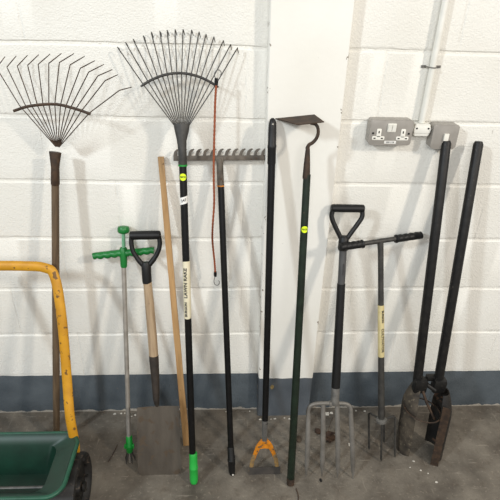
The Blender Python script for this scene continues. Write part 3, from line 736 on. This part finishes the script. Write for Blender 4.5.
# ------------------------------------------------------------------ double socket, junction box, conduit
def plate(bm, x0, x1, z0, z1, y0, y1, r, bev=.003):
    ol = []
    for cx_, cz_, a0 in ((x1 - r, z1 - r, 0), (x0 + r, z1 - r, 90), (x0 + r, z0 + r, 180), (x1 - r, z0 + r, 270)):
        for k in range(6):
            a = math.radians(a0 + 18 * k); ol.append((cx_ + r * math.cos(a), cz_ + r * math.sin(a)))
    prism(bm, ol, y0, y1, bev)
t = thing('power_socket', 'grey metal-clad double power socket with a white switch on the block wall', 'power socket', (.555, 0, 1.284)); O = Vector((.555, 0, 1.284))
W, Hh = .0715, .0850
bm = bmesh.new(); plate(bm, -W, W, -.001, Hh - .003, -.037, .001, .010, .002); obj('back_box', bm, SOCKGREY, t)
bm = bmesh.new(); plate(bm, -W - .001, W + .001, -.002, Hh - .002, -.0445, -.0375, .009, .003); fp = obj('face_plate', bm, SOCKGREY, t)
for s in (-1, 1):
    x = s * .041
    bm = bmesh.new(); plate(bm, x - .0075, x + .0080, .026, .054, -.0462, -.044, .003, .0006); plate(bm, x - .021, x + .021, .016, .0285, -.0462, -.044, .003, .0006)
    so = obj('socket_moulding', bm, SOCKWHITE, t); so['label'] = 'white moulding with three pin holes'
    for dx, z, w_, h_ in ((0, .043, .0042, .0080), (-.0125, .0220, .0072, .0040), (.0125, .0220, .0072, .0040)):
        bm = bmesh.new(); box(bm, (x + dx, -.0463, z), (w_, .0006, h_)); obj('pin_hole', bm, DARK, so, False)
    bm = bmesh.new(); tube(bm, [(s * .0605, -.044, .0385), (s * .0605, -.0465, .0385)], .0034, 12, up=(1, 0, 0)); obj('screw', bm, DARK, t)
bm = bmesh.new(); plate(bm, -.0145, .0145, .044, .072, -.0475, -.044, .002, .0008)
sw = obj('switch', bm, SOCKWHITE, t); sw['label'] = 'white twin rocker switch'
for s in (-1, 1):
    bm = bmesh.new(); sheet(bm, lambda u, v: (s * .007 - .006 + .012 * u, -.0485 - .0022 * v, .047 + .022 * v), 2, 2, .001); obj('rocker', bm, WPLASTIC, sw, False)
bm = bmesh.new(); box(bm, (.002, -.0448, .0085), (.040, .0006, .0095)); st = obj('paper_label', bm, WHITE, t, False); st['label'] = 'small white circuit label'
text_mesh('DB3 C/18', .0068, INK, 'lettering', st, lambda u, v, d: Vector((.002 + u, -.0451 - d, .0085 + v)), .0001)

t = thing('conduit_box', 'small white junction box under the conduit beside the double socket', 'junction box', (.664, 0, 1.312)); O = Vector((.664, 0, 1.312))
bm = bmesh.new(); plate(bm, -.026, .026, 0, .040, -.032, .001, .004, .002)
tube(bm, [(-.036, -.016, .020), (-.026, -.016, .020)], .010, 14); tube(bm, [(.026, -.016, .020), (.033, -.016, .020)], .010, 14)
obj('box', bm, WPLASTIC, t)
bm = bmesh.new(); plate(bm, -.028, .028, .010, .030, -.0345, -.032, .003, .001); obj('lid', bm, WPLASTIC, t)
for s in (-1, 1):
    bm = bmesh.new(); tube(bm, [(s * .020, -.0344, .026), (s * .020, -.0356, .026)], .0032, 10, up=(1, 0, 0)); obj('screw', bm, DARK, t)
bm = bmesh.new(); tube(bm, [(.664, -.016, 1.353), (.664, -.016, 3.05)], .0105, 18)
tag(obj('conduit', bm, WPLASTIC), 'white vertical conduit pipe running up the wall from the junction box', 'conduit')
bm = bmesh.new()
tube(bm, [(.645, -.003, 1.530), (.650, -.014, 1.530), (.656, -.026, 1.530), (.664, -.0292, 1.530), (.672, -.026, 1.530), (.678, -.014, 1.530), (.683, -.003, 1.530)], .0018, 8)
box(bm, (.640, -.002, 1.530), (.016, .003, .008), .001); box(bm, (.688, -.002, 1.530), (.016, .003, .008), .001)
cl = obj('pipe_clip', bm, GREYMETAL); tag(cl, 'metal saddle clip holding the white conduit to the wall', 'pipe clip')
for x in (.638, .690):
    bm = bmesh.new(); tube(bm, [(x, -.004, 1.530), (x, -.006, 1.530)], .003, 10, up=(1, 0, 0)); obj('screw', bm, GREYMETAL, cl)
t = thing('switch_box', 'grey metal-clad box on the wall right of the junction box', 'wall box', (.745, 0, 1.270)); O = Vector((.745, 0, 1.27))
bm = bmesh.new(); plate(bm, -.046, .040, .003, .083, -.037, .001, .008, .002); obj('back_box', bm, SOCKGREY, t)
bm = bmesh.new(); plate(bm, -.047, .041, .002, .084, -.0445, -.0375, .008, .003); obj('face_plate', bm, SOCKGREY, t)
bm = bmesh.new(); box(bm, (0, -.047, .043), (.016, .008, .024), .001); obj('switch', bm, SOCKWHITE, t)

# ------------------------------------------------------------------ things lying on the floor
def flake(name, x, y, s, seed, material, label, cat, group=None, h=.004, asp=.6):
    rnd = random.Random(seed); bm = bmesh.new(); k = 7
    a0 = rnd.random() * 6
    top = []; bot = []
    for i in range(k):
        a = a0 + i * 2 * math.pi / k; r = s * (.6 + .5 * rnd.random())
        top.append(bm.verts.new((r * math.cos(a) * .85, r * math.sin(a) * asp, h * (.6 + .6 * rnd.random())))); bot.append(bm.verts.new((r * math.cos(a), r * math.sin(a) * asp, 0)))
    bm.faces.new(top); bm.faces.new(bot[::-1])
    for i in range(k): bm.faces.new((bot[i], bot[(i+1) % k], top[(i+1) % k], top[i]))
    o = obj(name, bm, material, None, False); o.location = (x, y, .0003); return tag(o, label, cat, group)
flake('paint_flake', .478, -.040, .017, 1, FLAKE, 'larger white paint flake on the floor behind the fork tines', 'paint flake', h=.007)
flake('paint_flake', .500, -.034, .010, 2, FLAKE, 'small white paint flake touching the larger one behind the fork', 'paint flake', h=.005)
flake('paint_flake', .545, -.212, .007, 3, FLAKE, 'small white flake beside the rightmost tine of the fork', 'paint flake', h=.005, asp=1.2)
rnd = random.Random(8)
ORD = ('leftmost', 'second', 'third', 'fourth', 'fifth', 'sixth', 'seventh', 'eighth', 'ninth', 'tenth', 'eleventh', 'twelfth', 'thirteenth', 'fourteenth', 'fifteenth')
def crumb_label(i, n):
    return 'tiny white paint crumb along the foot of the wall, ' + ('rightmost of all' if i == n - 1 else 'leftmost of all' if i == 0 else ORD[i] + ' from the left')
for i, x in enumerate((-.50, -.47, -.455, -.42, -.405, -.39, -.34, .01, .12, .165, .215, .235, .278, .300, .62, .66)):
    yb = -.056 if .13 < x < .40 else -.014
    flake('paint_crumb', x, yb - rnd.random() * .02, .003 + .005 * rnd.random(), 20 + i, FLAKE, crumb_label(i, 16), 'paint crumb', 'paint crumbs along the foot of the wall', h=.003)
for i, (x, y) in enumerate(((.80, -.30), (.815, -.345), (.775, -.33), (.84, -.36), (.86, -.40))):
    flake('grit_crumb', x, y, .004 + .003 * rnd.random(), 60 + i, FLAKE, 'tiny pale grit crumb before the digger, %s' % ('second from the left', 'third from the left', 'leftmost of the five', 'second from the right', 'rightmost of the five')[i], 'grit crumb', 'grit crumbs by the post hole digger', h=.002)
# dead leaf
lf = thing('dead_leaf', 'curled brown dead leaf with a stalk on the floor behind the fork', 'leaf', (.462, -.165, .001))
bm = bmesh.new()
def leaf(u, v):
    a = (u - .5) * 2; wv = .030 * math.sin(math.pi * min(1, v * 1.02 + .02)) ** .6 * (1 + .22 * math.sin(v * 17 + a * 2))
    return (a * wv + .004 * math.sin(v * 9), -.040 + .060 * v, .006 + .010 * a * a + .004 * math.sin(v * 8 + a * 3))
sheet(bm, leaf, 10, 14, .0008); obj('leaf_blade', bm, LEAFM, lf)
bm = bmesh.new(); tube(bm, curve([(0, .018, .006), (.010, .040, .010), (.024, .075, .006), (.040, .105, .003)], 5), .0011, 6); obj('stalk', bm, LEAFM, lf)
lf2 = flake('dead_leaf', .420, -.140, .018, 91, LEAFM, 'small dark dead leaf scrap between the two left tines of the fork', 'leaf', h=.010, asp=.9)
flake('dead_leaf', .328, -.178, .014, 92, mat('dry_leaf_scrap', '#40352a', '#574a3c', .85, 0, 60), 'crumbled brown leaf scrap beside the green hoe handle', 'leaf', h=.006, asp=1.3)
flake('bark_chip', .390, -.380, .008, 93, DARK, 'tiny black chip on the floor in front of the fork tips', 'chip', h=.004, asp=1.4)
bm = bmesh.new(); tube(bm, curve([(0, 0, .002), (.004, -.03, .003), (.002, -.06, .002), (.008, -.10, .002)], 5), .0016, 6)
tw = obj('twig', bm, LEAFM); tw.location = (.286, -.415, .0003); tag(tw, 'thin dark twig on the floor below the green hoe handle', 'twig')
bm = bmesh.new(); tube(bm, curve([(0, 0, .002), (-.010, -.05, .003), (-.022, -.085, .002)], 5), .0016, 6)
tw = obj('twig', bm, LEAFM); tw.location = (-.455, -.19, .0003); tag(tw, 'thin dark twig on the floor left of the weed puller', 'twig')
# filler stain on the pillar
bm = bmesh.new(); ol = [(.016 * (1 + .35 * math.sin(k * 2.3)) * .5 * math.cos(k * .5236), .018 * (1 + .3 * math.cos(k * 3.1)) * .7 * math.sin(k * .5236)) for k in range(12)]
prism(bm, ol, -.0025, 0, .0008); fs = obj('filler_blob', bm, mat('ochre_filler', '#8a7448', '#a08a5a', .8, 0, 80)); fs.location = (.213, -.0418, .180)
tag(fs, 'small ochre blob of filler stuck on the grey foot of the pillar', 'filler blob')
